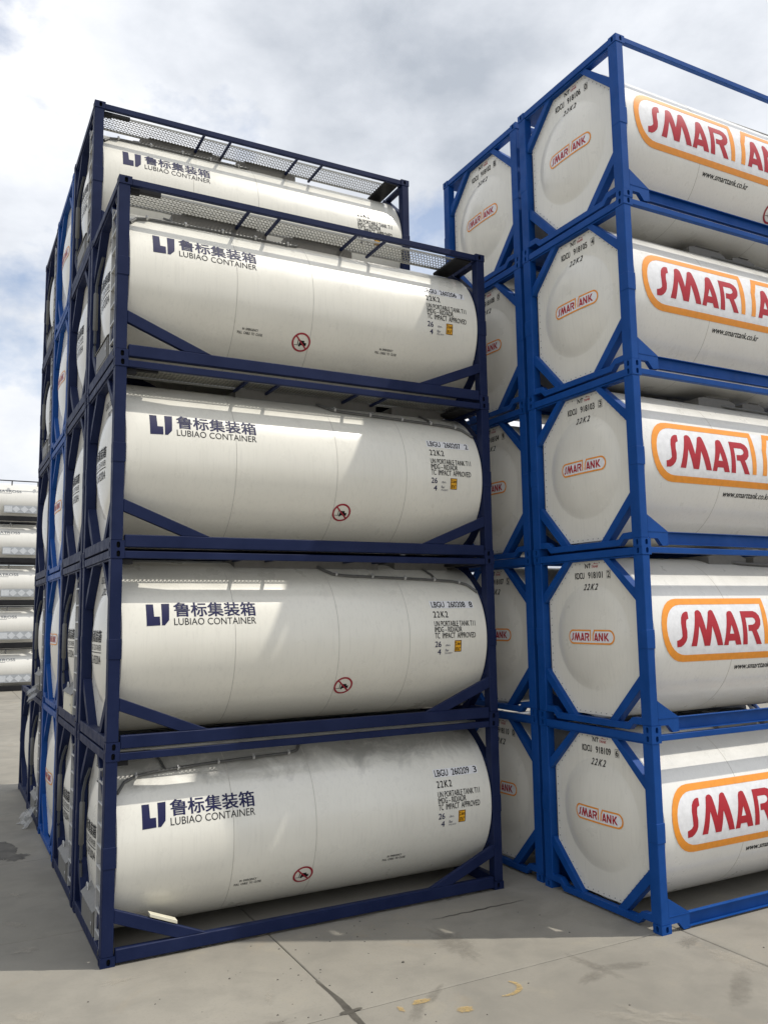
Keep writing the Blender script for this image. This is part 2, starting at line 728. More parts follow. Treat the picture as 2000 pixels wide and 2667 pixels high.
def frame_parts(mat, kind):
    """list of (part name, mesh, sub-parts)"""
    blue = kind == 'blue'
    pw = 0.145 if blue else 0.155             # post width along x
    pd = 0.190 if blue else 0.170             # post depth along y
    out = []

    def P(name, key, fn, subs=()):
        out.append((name, cached((key, kind, mat), fn), list(subs)))

    for sx in (-1, 1):
        for sy in (-1, 1):
            X = (lambda x: x) if sx < 0 else (lambda x: L - x)
            Y = (lambda y: y) if sy < 0 else (lambda y: W - y)

            def post(X=X, Y=Y):
                return MB().box(X(0.006), X(pw), Y(0.006), Y(pd), CH - 0.001, H - CH + 0.001).mesh('corner_post', mat, bevel=0.008)

            def sleeve(X=X, Y=Y):
                return MB().box(X(0.0015), X(pw + 0.010), Y(-0.0005), Y(pd * 0.9), 1.165, 1.425).mesh('post_sleeve', mat, bevel=0.004)
            subs = [('post_sleeve', cached(('sleeve', sx, sy, kind, mat), sleeve))]
            P('corner_post', ('post', sx, sy), post, subs)
    # side rails
    for sy in (-1, 1):
        Y = (lambda y: y) if sy < 0 else (lambda y: W - y)

        if blue:
            def top(Y=Y):
                return MB().box(CW, L - CW, Y(0.008), Y(0.085), 2.498, 2.58).mesh('top_side_rail', mat, bevel=0.005)

            def bot(Y=Y):
                mb = MB()
                mb.box(0.50, L - 0.50, Y(0.062), Y(0.075), 0.04, 0.203)
                mb.box(0.50, L - 0.50, Y(0.008), Y(0.074), 0.2035, 0.213)
                mb.box(0.50, L - 0.50, Y(0.008), Y(0.074), 0.030, 0.0395)
                return mb.mesh('bottom_side_rail', mat)
            P('top_side_rail', ('tsr', sy), top)
            P('bottom_side_rail', ('bsr', sy), bot)
            for sx in (-1, 1):
                X = (lambda x: x) if sx < 0 else (lambda x: L - x)

                def gus(X=X, Y=Y):
                    pts = [(0.146, 0.450), (0.515, 0.226), (0.530, 0.215), (0.530, 0.026), (0.412, 0.018), (0.322, 0.124), (0.146, 0.124)]
                    mb = MB()
                    mb.prism([(X(a), b) for a, b in pts], 'y', Y(0.012), Y(0.026))
                    # lower lip and weld bead
                    lip = [(0.18, 0.113), (0.322, 0.113), (0.412, 0.010), (0.53, 0.017), (0.53, 0.027), (0.414, 0.0215), (0.324, 0.1245), (0.18, 0.1245)]
                    mb.prism([(X(a), b) for a, b in lip], 'y', Y(0.008), Y(0.075))
                    mb.box(X(0.147), X(0.52), Y(0.007), Y(0.012), 0.206, 0.214)
                    return mb.mesh('gusset_plate', mat)
                P('gusset_plate', ('gus', sx, sy), gus)
        else:
            def top(Y=Y):
                return MB().box(CW, L - CW, Y(0.010), Y(0.075), 2.475, 2.57).mesh('top_side_rail', mat, bevel=0.006)

            def bot(Y=Y):
                return MB().box(CW, L - CW, Y(0.006), Y(0.100), 0.030, 0.196).mesh('bottom_side_rail', mat, bevel=0.010)
            P('top_side_rail', ('tsr', sy), top)
            P('bottom_side_rail', ('bsr', sy), bot)
            for sx in (-1, 1):
                X = (lambda x: x) if sx < 0 else (lambda x: L - x)

                def br(X=X, Y=Y):
                    pts = [(0.156, 0.672), (1.325, 0.197), (0.94, 0.197), (0.156, 0.505)]
                    return MB().prism([(X(a), b) for a, b in pts], 'y', Y(0.012), Y(0.085)).mesh('side_brace', mat, bevel=0.006)
                P('side_brace', ('sbr', sx, sy), br)
    # end frames
    for sx in (-1, 1):
        X = (lambda x: x) if sx < 0 else (lambda x: L - x)

        def tope(X=X):
            mb = MB()
            mb.box(X(0.008), X(0.085), CD, W - CD, 2.478, 2.585)
            mb.box(X(0.030), X(0.150), pd + 0.001, W - pd - 0.001, 2.452, 2.4775)
            return mb.mesh('top_end_rail', mat, bevel=0.005)

        def bote(X=X):
            mb = MB()
            if blue:
                half = [(pd - 0.004, 0.215), (0.370, 0.208), (0.470, 0.124)]
                low = [(0.438, 0.030), (0.350, 0.116), (pd - 0.004, 0.116)]
                pts = half + [(W - a, b) for a, b in half[::-1]] + [(W - a, b) for a, b in low] [::1][::-1][::-1]
                pts = half + [(W - a, b) for a, b in half[::-1]]
                lowr = [(W - a, b) for a, b in low[::-1]]
                pts = pts + lowr + low
                mb.prism(pts, 'x', X(0.010), X(0.11))
            else:
                mb.box(X(0.008), X(0.13), CD, W - CD, 0.022, 0.172)
            return mb.mesh('bottom_end_rail', mat, bevel=0.005)
        P('top_end_rail', ('ter', sx), tope)
        P('bottom_end_rail', ('ber', sx), bote)
        for ci, (i, j) in enumerate(((7, 0), (1, 2), (3, 4), (5, 6))):
            p, q = OCT[i], OCT[j]

            def cb(X=X, p=p, q=q, ci=ci):
                # a deep plate along the octagon edge
                d = math.hypot(q[0] - p[0], q[1] - p[1])
                ex, ez = (q[0] - p[0]) / d, (q[1] - p[1]) / d
                p2, q2 = (p[0] - ex * 0.05, p[1] - ez * 0.05), (q[0] + ex * 0.05, q[1] + ez * 0.05)
                w = 0.135 if ci in (0, 1) else 0.125
                quad = strip(p2, q2, w, -1)
                # keep inside the posts and rails
                quad = [(min(max(a, 0.10), W - 0.10), min(max(b, 0.05), 2.52)) for a, b in quad]
                mb = MB().prism(quad, 'x', X(0.034), X(0.166))
                return mb.mesh('corner_brace', mat, bevel=0.004)
            P('corner_brace', ('cbr', sx, ci), cb)
    return out


def grating_mesh():
    def fn():
        # expanded metal: a lattice of thin strands
        mb = MB()
        x0, x1, y0, y1 = 0.20, L - 0.27, 0.285, 0.775
        z = 2.546
        cx, cy = 0.056, 0.042
        nx, ny = int((x1 - x0) / cx), int((y1 - y0) / cy)
        t = 0.0075
        for j in range(ny):
            for i in range(nx):
                xa, ya = x0 + i * cx, y0 + j * cy
                for (p, q) in (((xa, ya), (xa + cx / 2, ya + cy)), ((xa + cx / 2, ya + cy), (xa + cx, ya))) if j % 2 == 0 else (((xa + cx / 2, ya), (xa, ya + cy)), ((xa + cx / 2, ya), (xa + cx, ya + cy))):
                    d = math.hypot(q[0] - p[0], q[1] - p[1])
                    ux, uy = -(q[1] - p[1]) / d * t, (q[0] - p[0]) / d * t
                    mb.add([(p[0] - ux, p[1] - uy, z), (q[0] - ux, q[1] - uy, z + 0.004), (q[0] + ux, q[1] + uy, z + 0.010), (p[0] + ux, p[1] + uy, z + 0.006)], [(0, 1, 2, 3)])
        # edge angles
        mb.box(x0, x1, y0 - 0.012, y0 + 0.004, z - 0.012, z + 0.018)
        mb.box(x0, x1, y0 + ny * cy - 0.004, y0 + ny * cy + 0.014, z - 0.02, z + 0.018)
        me = mb.mesh('walkway_grating', 'grating_metal')
        return me
    return cached('grating', fn)


def bracket_mesh(x):
    def fn():
        mb = MB()
        mb.box(x - 0.02, x + 0.02, 0.076, 0.80, 2.497, 2.531)
        return mb.mesh('walkway_bracket', 'navy_paint')
    return cached(('wbr', x), fn)


def conduit_mesh(right):
    def fn():
        if right:
            pts = [(3.10, 80), (3.20, 72), (3.28, 62), (3.40, 55.5), (3.6, 53.5), (4.3, 51.5), (5.0, 49.5), (5.5, 47.5), (5.72, 44), (5.86, 36)]
            ris = (5.2, 49)
        else:
            pts = [(0.20, 36), (0.30, 43), (0.45, 46.5), (0.7, 48.5), (1.4, 51.0), (2.1, 52.5), (2.65, 53.5), (2.80, 55.5), (2.87, 60), (2.92, 72), (2.98, 80)]
            ris = (0.86, 49.5)
        f = on_tank(0.024)
        mb = MB()
        fine = []
        for i in range(len(pts) - 1):
            for k in range(4):
                t = k / 4
                fine.append((pts[i][0] * (1 - t) + pts[i + 1][0] * t, pts[i][1] * (1 - t) + pts[i + 1][1] * t))
        fine.append(pts[-1])
        mb.tube([f(x, R_(th) * RT) for x, th in fine], 0.022, 8)
        mb.tube([f(ris[0], R_(ris[1]) * RT), f(ris[0] - 0.03, R_(56) * RT), f(ris[0] - 0.08, R_(66) * RT)], 0.017, 6)
        return mb.mesh('conduit', 'conduit_grey', smooth=True)
    return cached(('conduit', right), fn)


def clip_mesh():
    def fn():
        mb = MB()
        mb.box(-0.016, 0.016, -0.050, 0.004, -0.034, 0.034)
        return mb.mesh('clip', 'galvanised', bevel=0.006)
    return cached('clip', fn)


def ladder_meshes():
    def st(u):
        return lambda: MB().box(0.012, 0.066, u - 0.008, u + 0.008, 0.14, 2.32).mesh('stringer', 'galvanised', bevel=0.002)
    res = [('stringer', cached(('stringer', 0), st(0.205))), ('stringer', cached(('stringer', 1), st(0.535)))]
    for k in range(8):
        z = 0.30 + k * 0.265
        res.append(('rung', cached(('rung', k), lambda z=z: MB().box(0.014, 0.052, 0.2135, 0.5265, z, z + 0.024).mesh('rung', 'galvanised', bevel=0.003))))
    for k, z in enumerate((0.12, 2.30)):
        res.append(('bolt_bracket', cached(('bolt', k), lambda z=z: MB().box(0.002, 0.075, 0.188, 0.252, z - 0.045, z + 0.045).mesh('bolt_bracket', 'dark_rubber', bevel=0.012))))
    return res


def cabinet_meshes(cream):
    m = 'cabinet_cream' if cream else 'cabinet_steel'
    def body():
        return MB().prism([(0.008, 0.174), (0.15, 0.174), (0.15, 0.60), (0.008, 0.475)], 'y', 0.64, 1.62).mesh('cabinet_body', m, bevel=0.004)
    def lid():
        return MB().prism([(-0.004, 0.474), (0.152, 0.612), (0.152, 0.624), (-0.010, 0.482)], 'y', 0.62, 1.64).mesh('cabinet_lid', 'cabinet_steel')
    def door():
        return MB().box(0.001, 0.0075, 0.70, 1.56, 0.20, 0.45).mesh('cabinet_door', m, bevel=0.002)
    def handle():
        pts = [(0.060, 1.50 + 0.06 * math.cos(math.pi * k / 8), 0.54 + 0.085 * math.sin(math.pi * k / 8)) for k in range(9)]
        return MB().tube(pts, 0.011, 6).mesh('handle', 'galvanised', smooth=True)
    def latch():
        return MB().box(-0.008, 0.0005, 0.715, 0.765, 0.30, 0.34).mesh('latch', 'galvanised', bevel=0.004)
    return [('cabinet_lid', cached(('lid', cream), lid)), ('cabinet_door', cached(('cdoor', cream), door)), ('handle', cached('chandle', handle)), ('latch', cached('clatch', latch))], cached(('cbody', cream), body)


def hose_mesh():
    def fn():
        key = [(0.10, 1.80, 2.12), (0.075, 1.98, 1.95), (0.05, 2.05, 1.75), (0.045, 2.06, 1.55), (0.045, 2.06, 1.0), (0.045, 2.06, 0.75), (0.05, 2.03, 0.55), (0.07, 1.94, 0.38), (0.10, 1.80, 0.27)]
        fine, rad = [], []
        for i in range(len(key) - 1):
            for k in range(5):
                t = k / 5
                fine.append([key[i][c] * (1 - t) + key[i + 1][c] * t for c in range(3)])
        fine.append(key[-1])
        mb = MB().tube(fine, 0.022, 8)
        return mb.mesh('cable_hose', 'hose_grey', smooth=True)
    return cached('hose', fn)


def tube_holder_mesh():
    def fn():
        mb = MB().tube([(0.045, 2.06, 1.62), (0.045, 2.06, 1.60), (0.045, 2.06, 1.02), (0.045, 2.06, 1.0)], [0.024, 0.036, 0.036, 0.024], 10)
        return mb.mesh('document_tube', 'conduit_grey', smooth=True)
    return cached('dtube', fn)


def spill_box_mesh(x0, x1):
    """low steel tray round the fittings on the tank top"""
    def fn():
        mb = MB()
        y0, y1, z0, z1 = 0.735, W - 0.735, 2.37, 2.562
        c = 0.16
        pts = [(x0, z0), (x1, z0), (x1, z1 - 0.05), (x1 - c, z1), (x0 + c, z1), (x0, z1 - 0.03)]
        mb.prism(pts, 'y', y0, y1)
        # folded rim along both long edges
        mb.box(x0 + c, x1 - c, y0 - 0.018, y0 + 0.02, z1 + 0.001, z1 + 0.012)
        mb.box(x0 + c, x1 - c, y1 - 0.02, y1 + 0.018, z1 + 0.001, z1 + 0.012)
        return mb.mesh('spill_box', 'cabinet_steel', bevel=0.004)
    return cached(('spill', x0, x1), fn)


# ------------------------------------------------------------------ logos and lettering
LET_S = [(0.88, 0.337), (0.867, 0.236), (0.825, 0.221), (0.809, 0.191), (0.796, 0.122), (0.804, 0.053), (0.796, -0.035), (0.774, -0.083), (0.727, -0.131), (0.674, -0.159), (0.596, -0.164), (0.59, -0.073), (0.631, -0.064), (0.672, -0.046), (0.701, -0.013), (0.701, 0.056), (0.702, 0.174), (0.724, 0.253), (0.761, 0.303), (0.806, 0.331), (0.844, 0.341)]
LET_M = [(0.873, -0.158), (1.022, 0.33), (1.052, 0.353), (1.091, 0.361), (1.122, 0.35), (1.145, 0.318), (1.187, 0.064), (1.291, 0.327), (1.324, 0.353), (1.363, 0.36), (1.393, 0.347), (1.406, 0.304), (1.525, -0.16), (1.412, -0.159), (1.319, 0.122), (1.254, -0.16), (1.14, -0.159), (1.055, 0.132), (0.985, -0.159)]
LET_A = [(1.543, -0.161), (1.667, 0.29), (1.693, 0.327), (1.744, 0.342), (1.784, 0.331), (1.799, 0.294), (1.913, -0.162), (1.801, -0.162), (1.776, -0.1), (1.651, -0.101), (1.638, -0.162)]
LET_AH = [(1.677, 0.003), (1.728, 0.134), (1.766, 0.002)]
LET_R = [(1.951, -0.163), (1.971, 0.334), (2.256, 0.333), (2.323, 0.308), (2.366, 0.259), (2.376, 0.195), (2.359, 0.121), (2.314, 0.07), (2.263, 0.042), (2.361, -0.167), (2.248, -0.167), (2.154, 0.032), (2.081, 0.034), (2.089, 0.122), (2.187, 0.125), (2.238, 0.145), (2.261, 0.176), (2.25, 0.216), (2.21, 0.233), (2.056, 0.232), (2.049, -0.164)]
LET_N = [(3.22, -0.162), (3.235, 0.29), (3.26, 0.33), (3.30, 0.342), (3.335, 0.32), (3.36, 0.28), (3.505, 0.02), (3.51, 0.335), (3.62, 0.335), (3.605, -0.162), (3.50, -0.162), (3.325, 0.14), (3.325, -0.162)]
LET_K = [(3.70, -0.162), (3.70, 0.335), (3.80, 0.335), (3.80, 0.10), (3.95, 0.335), (4.08, 0.335), (3.90, 0.09), (4.10, -0.162), (3.975, -0.162), (3.80, 0.04), (3.80, -0.162)]
SH = 0.02


def arc(cx, cy, rx, ry, a0, a1, n=14):
    return [(cx + rx * math.cos(R_(a0 + (a1 - a0) * k / n)), cy + ry * math.sin(R_(a0 + (a1 - a0) * k / n))) for k in range(n + 1)]


PILL_ORANGE = ([(2.549, 0.541)] + arc(0.735, 0.081, 0.420, 0.460, 90, 270) + arc(4.12, 0.081, 0.420, 0.460, -90, 90) +
               [(2.835, 0.541), (2.70, 0.25), (2.655, -0.165), (2.752, -0.165), (2.790, 0.22), (2.905, 0.445)] +
               arc(4.085, 0.083, 0.355, 0.362, 90, -90) + arc(0.77, 0.083, 0.355, 0.362, 270, 90) +
               [(2.459, 0.445), (2.428, 0.2), (2.424, -0.165), (2.513, -0.165), (2.530, 0.2)])
PILL_WHITE = arc(0.735, 0.081, 0.410, 0.450, 90, 270) + arc(4.12, 0.081, 0.410, 0.450, -90, 90)


def smart_shapes(tr):
    t = lambda pts: [tr(a, b + SH) for a, b in pts]
    sh = lambda pts, d: [(a + d, b) for a, b in pts]
    d = 1.277
    return dict(orange=[[t(PILL_ORANGE)]], white=[[t(PILL_WHITE)]],
                red=[[t(LET_S)], [t(LET_M)], [t(LET_A), t(LET_AH)], [t(LET_R)], [t(sh(LET_A, d)), t(sh(LET_AH, d))], [t(LET_N)], [t(LET_K)]])


def smart_side_logo():
    def fn():
        s = smart_shapes(lambda a, b: (a, b))
        return [('logo_backing', wrap([poly2d(x) for x in s['white']], on_tank(0.0025), 'logo_backing', 'decal_white', 0.04)),
                ('logo_outline', wrap([poly2d(x) for x in s['orange']], on_tank(0.0050), 'logo_outline', 'decal_orange', 0.04)),
                *[('logo_letter', wrap([poly2d(x)], on_tank(0.0050), 'logo_letter', 'decal_red', 0.04)) for x in s['red']]]
    return cached('smart_side', fn)


def smart_end_logo():
    def fn():
        # u 1.654..0.675 for x 0.315..4.54 ; z 1.198..1.415 for s -0.38..0.54
        tr = lambda a, b: (-(1.654 - (a - 0.315) / 4.225 * 0.98), 1.198 + (b - SH + 0.38) / 0.92 * 0.218)
        s = smart_shapes(tr)
        return [('logo_backing', wrap([poly2d(x) for x in s['white']], on_end(0.0025), 'logo_backing', 'decal_white', 0.05, 0.06)),
                ('logo_outline', wrap([poly2d(x) for x in s['orange']], on_end(0.0050), 'logo_outline', 'decal_orange', 0.05, 0.06)),
                *[('logo_letter', wrap([poly2d(x)], on_end(0.0050), 'logo_letter', 'decal_red', 0.05, 0.06)) for x in s['red']]]
    return cached('smart_end', fn)


def frame2d(x0, y0, x1, y1, t):
    return [[(x0, y0), (x1, y0), (x1, y1), (x0, y1)], [(x0 + t, y0 + t), (x0 + t, y1 - t), (x1 - t, y1 - t), (x1 - t, y0 + t)]]


def ring2d(cx, cy, r0, r1, n=32):
    return [arc(cx, cy, r0, r0, 0, 360 - 360 / n, n - 1), arc(cx, cy, r1, r1, 0, 360 - 360 / n, n - 1)]


def no_forklift(cx, cs, r, fn_off):
    k = r / 0.15
    q = lambda pts: [(cx + a * k, cs + b * k) for a, b in pts]
    c = 0.70710678
    slash = []
    for a, b in ((-0.132, 0.011), (0.132, 0.011), (0.132, -0.011), (-0.132, -0.011)):
        slash.append((a * c + b * c, -a * c + b * c))
    red = [ring2d(cx, cs, r, r * 0.82), [q(slash)]]
    blk = [[q([(-0.035, -0.045), (0.085, -0.045), (0.085, 0.0), (0.05, 0.0), (0.05, 0.03), (-0.02, 0.03)])],
           [q([(-0.055, -0.045), (-0.045, -0.045), (-0.045, 0.055), (-0.055, 0.055)])],
           [q([(-0.105, -0.05), (-0.045, -0.05), (-0.045, -0.043), (-0.105, -0.043)])],
           [arc(cx - 0.02 * k, cs - 0.05 * k, 0.016 * k, 0.016 * k, 0, 337.5, 15)],
           [arc(cx + 0.06 * k, cs - 0.05 * k, 0.013 * k, 0.013 * k, 0, 337.5, 15)]]
    return [('warning_sign', wrap([poly2d(x) for x in red], fn_off(0.0055), 'warning_sign', 'sign_red', 0.05)),
            ('warning_symbol', wrap([poly2d(x) for x in blk], fn_off(0.0035), 'warning_symbol', 'decal_black', 0.05))]


def lubiao_common():
    def fn():
        T = on_tank
        Lp = [(0.494, 0.580), (0.590, 0.580), (0.594, 0.402), (0.670, 0.402), (0.670, 0.281), (0.492, 0.274)]
        Jp = [(0.699, 0.586), (0.806, 0.589), (0.790, 0.350), (0.731, 0.281), (0.692, 0.281)]
        r = [('logo_block', wrap([poly2d([Lp])], T(0.003), 'logo_block', 'decal_navy', 0.04)), ('logo_block', wrap([poly2d([Jp])], T(0.003), 'logo_block', 'decal_navy', 0.04)),
             *[('chinese_character', wrap([text2d(ch, (0.862 + 0.2335 * k, 0.398, 0.862 + 0.2335 * k + 0.216, 0.604), 0.02)], T(0.003), 'chinese_character', 'decal_navy', 0.06)) for k, ch in enumerate('鲁标集装箱')],
             ('lettering', wrap([text2d('LUBIAO CONTAINER', (0.856, 0.281, 2.006, 0.376), 0.0)], T(0.003), 'lettering', 'decal_dark', 0.05)),
             ('lettering', wrap([text2d('UN PORTABLE TANK T11', (4.913, 0.182, 5.674, 0.266), 0.01), text2d('IMDG – RID/ADR', (4.912, 0.090, 5.412, 0.174), 0.01),
                                 text2d('TC  IMPACT  APPROVED', (4.911, -0.006, 5.662, 0.080), 0.01), text2d('22K2', (4.920, 0.322, 5.185, 0.423), 0.018, 0, 1.25)], T(0.003), 'lettering', 'decal_black', 0.06)),
             ('lettering', wrap([text2d('26', (4.911, -0.139, 5.020, -0.052), 0.02), text2d('4', (4.961, -0.256, 5.020, -0.173), 0.02),
                                 text2d('cbm.', (5.100, -0.130, 5.190, -0.095)), text2d('Bar', (5.100, -0.212, 5.165, -0.172)), text2d('M A W P', (5.100, -0.256, 5.226, -0.226))], T(0.003), 'lettering', 'decal_navy', 0.06)),
             ('height_sticker', wrap([poly2d([[(5.268, -0.222), (5.394, -0.222), (5.394, -0.042), (5.268, -0.042)]])], T(0.0025), 'height_sticker', 'decal_yellow', 0.05)),
             ('height_lettering', wrap([poly2d(frame2d(5.270, -0.220, 5.392, -0.044, 0.009)), text2d('2.6m', (5.284, -0.118, 5.378, -0.064), 0.01), text2d("8'6\"", (5.290, -0.202, 5.372, -0.146), 0.01)], T(0.0045), 'height_lettering', 'decal_black', 0.05)),
             ('number_backing', wrap([poly2d([[(4.895, 0.474), (5.705, 0.474), (5.705, 0.602), (4.895, 0.602)]])], T(0.0025), 'number_backing', 'decal_white', 0.05))]
        return r
    return cached('lub_common', fn)


def lubiao_number(num, chk):
    T = on_tank(0.0045)
    return wrap([text2d('LBGU', (4.920, 0.488, 5.156, 0.588), 0.018), text2d(num, (5.227, 0.488, 5.547, 0.588), 0.018), text2d(chk, (5.628, 0.488, 5.685, 0.588), 0.018)], T, 'number_lettering', 'decal_black', 0.06)


def lubiao_emergency():
    def fn():
        ms = []
        for x in (1.76, 4.03):
            ms.append(text2d('IN  EMERGENCY', (x + 0.07, -0.640, x + 0.31, -0.605), 0.012))
            ms.append(text2d('PULL  CABLE  TO  CLOSE', (x, -0.700, x + 0.385, -0.662), 0.012))
        return wrap(ms, on_tank(0.003), 'emergency_lettering', 'decal_dark', 0.06)
    return cached('lub_em', fn)


def lubiao_end():
    def fn():
        E = on_end(0.004, 'navy')
        ms = [text2d('鲁标集装箱', (-1.62, 1.36, -0.82, 1.53), 0.018), text2d('LUBIAO CONTAINER', (-1.62, 1.25, -0.82, 1.33)),
              poly2d([[(-1.62, 1.215), (-0.82, 1.215), (-0.82, 1.227), (-1.62, 1.227)]]), text2d('0-31692004', (-1.58, 1.06, -0.86, 1.18))]
        return wrap(ms, E, 'end_lettering', 'decal_dark', 0.05, 0.06)
    return cached('lub_end', fn)


def lubiao_end_number(num):
    def fn():
        E = on_end(0.004, 'navy')
        return wrap([text2d('LBGU ' + num, (-1.55, 2.19, -0.85, 2.29)), text2d('22K2', (-1.36, 2.02, -1.04, 2.12))], E, 'end_number', 'decal_dark', 0.06, 0.08)
    return cached(('lubn', num), fn)


def smart_end_text(num, chk):
    E = on_end(0.004)
    ms = [text2d('KDCU', (-1.550, 2.187, -1.342, 2.283), 0.02), text2d(num, (-1.253, 2.187, -0.938, 2.283), 0.02), text2d(chk, (-0.835, 2.190, -0.785, 2.280), 0.02),
          poly2d(frame2d(-0.851, 2.175, -0.769, 2.293, 0.005)), text2d('22K2', (-1.345, 2.013, -1.045, 2.105), 0.02, 0.18, 1.35)]
    return wrap(ms, E, 'number_lettering', 'decal_black', 0.06, 0.08)


def smart_end_mark():
    def fn():
        E = on_end(0.004)
        a = wrap([text2d('NT', (-1.318, 2.345, -1.182, 2.410), 0.03, 0.15)], E, 'maker_mark', 'decal_black', None)
        swoosh = [(-1.165, 2.396), (-1.10, 2.411), (-1.03, 2.402), (-1.025, 2.396), (-1.10, 2.403)]
        b = wrap([text2d('TANK', (-1.172, 2.345, -1.025, 2.382), 0.02, 0.15), poly2d([swoosh])], E, 'maker_mark', 'decal_red', None)
        return [('maker_mark', a), ('maker_mark', b)]
    return cached('ntmark', fn)


def smart_url():
    def fn():
        return wrap([text2d('www.smarttank.co.kr', (1.838, -0.520, 2.890, -0.425), 0.012, 0.2)], on_tank(0.003), 'web_lettering', 'decal_black', 0.05)
    return cached('url', fn)


# ------------------------------------------------------------------ containers
def add_frame(t, mat, kind):
    for name, me, subs in frame_parts(mat, kind):
        p = put(name, me, t)
        for sn, sm in subs:
            put(sn, sm, p)
    for sx in (-1, 1):
        for sy in (-1, 1):
            for z in (0.0, H - CH):
                put('corner_casting', casting_mesh(sx, sy, mat), t, (0 if sx < 0 else L, 0 if sy < 0 else W, z))


def navy_container(loc, label, group, ladder, number=None, side=False, dirty=False, cream=False, ends=True, walkway=True):
    t = empty('tank_container', loc, label, 'tank container', group)
    add_frame(t, 'navy_paint', 'navy')
    sh = put('tank_shell', shell_mesh('dirty_cream_cladding' if dirty else 'cream_cladding'), t)
    for x in ((1.70, 2.90) if ladder else (1.70, 3.27, 4.46)):
        put('seam', seam_mesh(x), sh)
    ep = put('end_panel', end_panel_mesh('end_cladding', 'navy'), t)
    put('end_panel', end_panel_mesh('end_cladding', 'navy', True), t)
    if ends:
        put('end_lettering', lubiao_end(), ep)
    if number:
        put('end_number', lubiao_end_number(number[0]), ep)
    if side:
        for n, me in lubiao_common():
            if number or n != 'number_backing':
                put(n, me, sh)
        if number:
            put('number_lettering', lubiao_number(*number), sh)
        fx = 2.77 if ladder else 3.415
        for n, me in cached(('fork', fx), lambda: no_forklift(fx, -0.70, 0.15, on_tank)):
            put(n, me, sh)
        if ladder:
            put('emergency_lettering', lubiao_emergency(), sh)
        c = put('conduit', conduit_mesh(not ladder), t)
        for x, th in (((3.45, 55), (4.05, 52.2), (4.62, 50.6), (5.15, 49), (5.6, 46.5)) if not ladder else ((0.46, 46.6), (1.03, 49.7), (1.60, 51.4), (2.12, 52.5), (2.66, 53.6))):
            f = on_tank(0.02)
            put('clip', clip_mesh(), c, f(x, R_(th) * RT), (-R_(th), 0, 0))
    if walkway:
        for sy in (0, 1):
            if sy and not side:
                continue
            w = put('walkway', grating_mesh(), t, (0, 0, 0) if not sy else (L, W, 0), (0, 0, 0 if not sy else math.pi))
            for x in (1.90, 2.39, 3.69, 4.20):
                put('walkway_bracket', bracket_mesh(x), w)
        put('walkway_support', cached('beam0', lambda: MB().box(0.20, 0.62, 0.200, 0.27, 2.49, 2.55).mesh('walkway_support', 'black_paint', bevel=0.004)), t)
        put('walkway_support', cached('beam1', lambda: MB().box(5.55, 5.85, 0.10, 0.86, 2.47, 2.512).mesh('walkway_support', 'black_paint', bevel=0.004)), t)
        put('rail_hanger', cached('beam2', lambda: MB().box(0.162, 0.30, 0.08, 0.16, 2.40, 2.47).mesh('rail_hanger', 'black_paint', bevel=0.004)), t)
        put('spill_box', spill_box_mesh(0.9 if ladder else 1.9, 2.4 if ladder else 4.3), t)
        put('spill_box', spill_box_mesh(2.7, 3.9) if ladder else spill_box_mesh(4.6, 5.6), t)  # ladderless tray drawn longer to block bright sky in the gap above the tank
    if ladder:
        lad = put('ladder', cached('ladder_foot', lambda: MB().box(0.020, 0.060, 0.214, 0.476, 0.145, 0.165).mesh('ladder', 'galvanised')), t)
        for n, me in ladder_meshes():
            put(n, me, lad)
        subs, body = cabinet_meshes(cream)
        cb = put('valve_cabinet', body, t)
        for n, me in subs:
            put(n, me, cb)
        hs = put('cable_hose', hose_mesh(), t)
        put('document_tube', tube_holder_mesh(), hs)
    return t


def blue_container(loc, label, group, number=None, side=False):
    t = empty('tank_container', loc, label, 'tank container', group)
    add_frame(t, 'blue_paint', 'blue')
    sh = put('tank_shell', shell_mesh('white_cladding'), t)
    for x in (1.74, 3.65):
        put('seam', seam_mesh(x), sh)
    ep = put('end_panel', end_panel_mesh('end_cladding', 'blue'), t)
    put('end_panel', end_panel_mesh('end_cladding', 'blue', True), t)
    put('rivets', rivets_mesh(), ep, kind='stuff')
    for n, me in smart_end_logo():
        put(n, me, ep)
    if number:
        put('number_lettering', smart_end_text(*number), ep)
        for n, me in smart_end_mark():
            put(n, me, ep)
    if side:
        for n, me in smart_side_logo():
            put(n, me, sh)
        put('web_lettering', smart_url(), sh)
        for n, me in cached('forkb', lambda: no_forklift(3.62, -0.74, 0.18, on_tank)):
            put(n, me, sh)
    if loc[2] < 4 * H - 0.1:
        put('spill_box', spill_box_mesh(2.15, 3.02), t)
        put('spill_box', spill_box_mesh(3.2, 3.75), t)

    def pipe():
        f = on_tank(0.03)
        pts = [(2.55, 82), (2.58, 74), (2.66, 68), (2.85, 65), (3.3, 63), (4.4, 60), (5.4, 56), (5.8, 48)]
        return MB().tube([f(x, R_(th) * RT) for x, th in pts], 0.024, 8).mesh('conduit', 'conduit_grey', smooth=True)
    put('conduit', cached('bluepipe', pipe), t)
    # perforated step plate in the back upper corner of the end frame
    def step():
        mb = MB()
        mb.box(0.16, 0.62, W - 0.62, W - 0.10, 2.470, 2.482)
        mb.box(0.16, 0.62, W - 0.64, W - 0.62, 2.44, 2.49)
        mb.box(0.60, 0.64, W - 0.62, W - 0.10, 2.43, 2.468)
        return mb.mesh('step_plate', 'blue_paint')
    put('step_plate', cached('step', step), t)
    return t


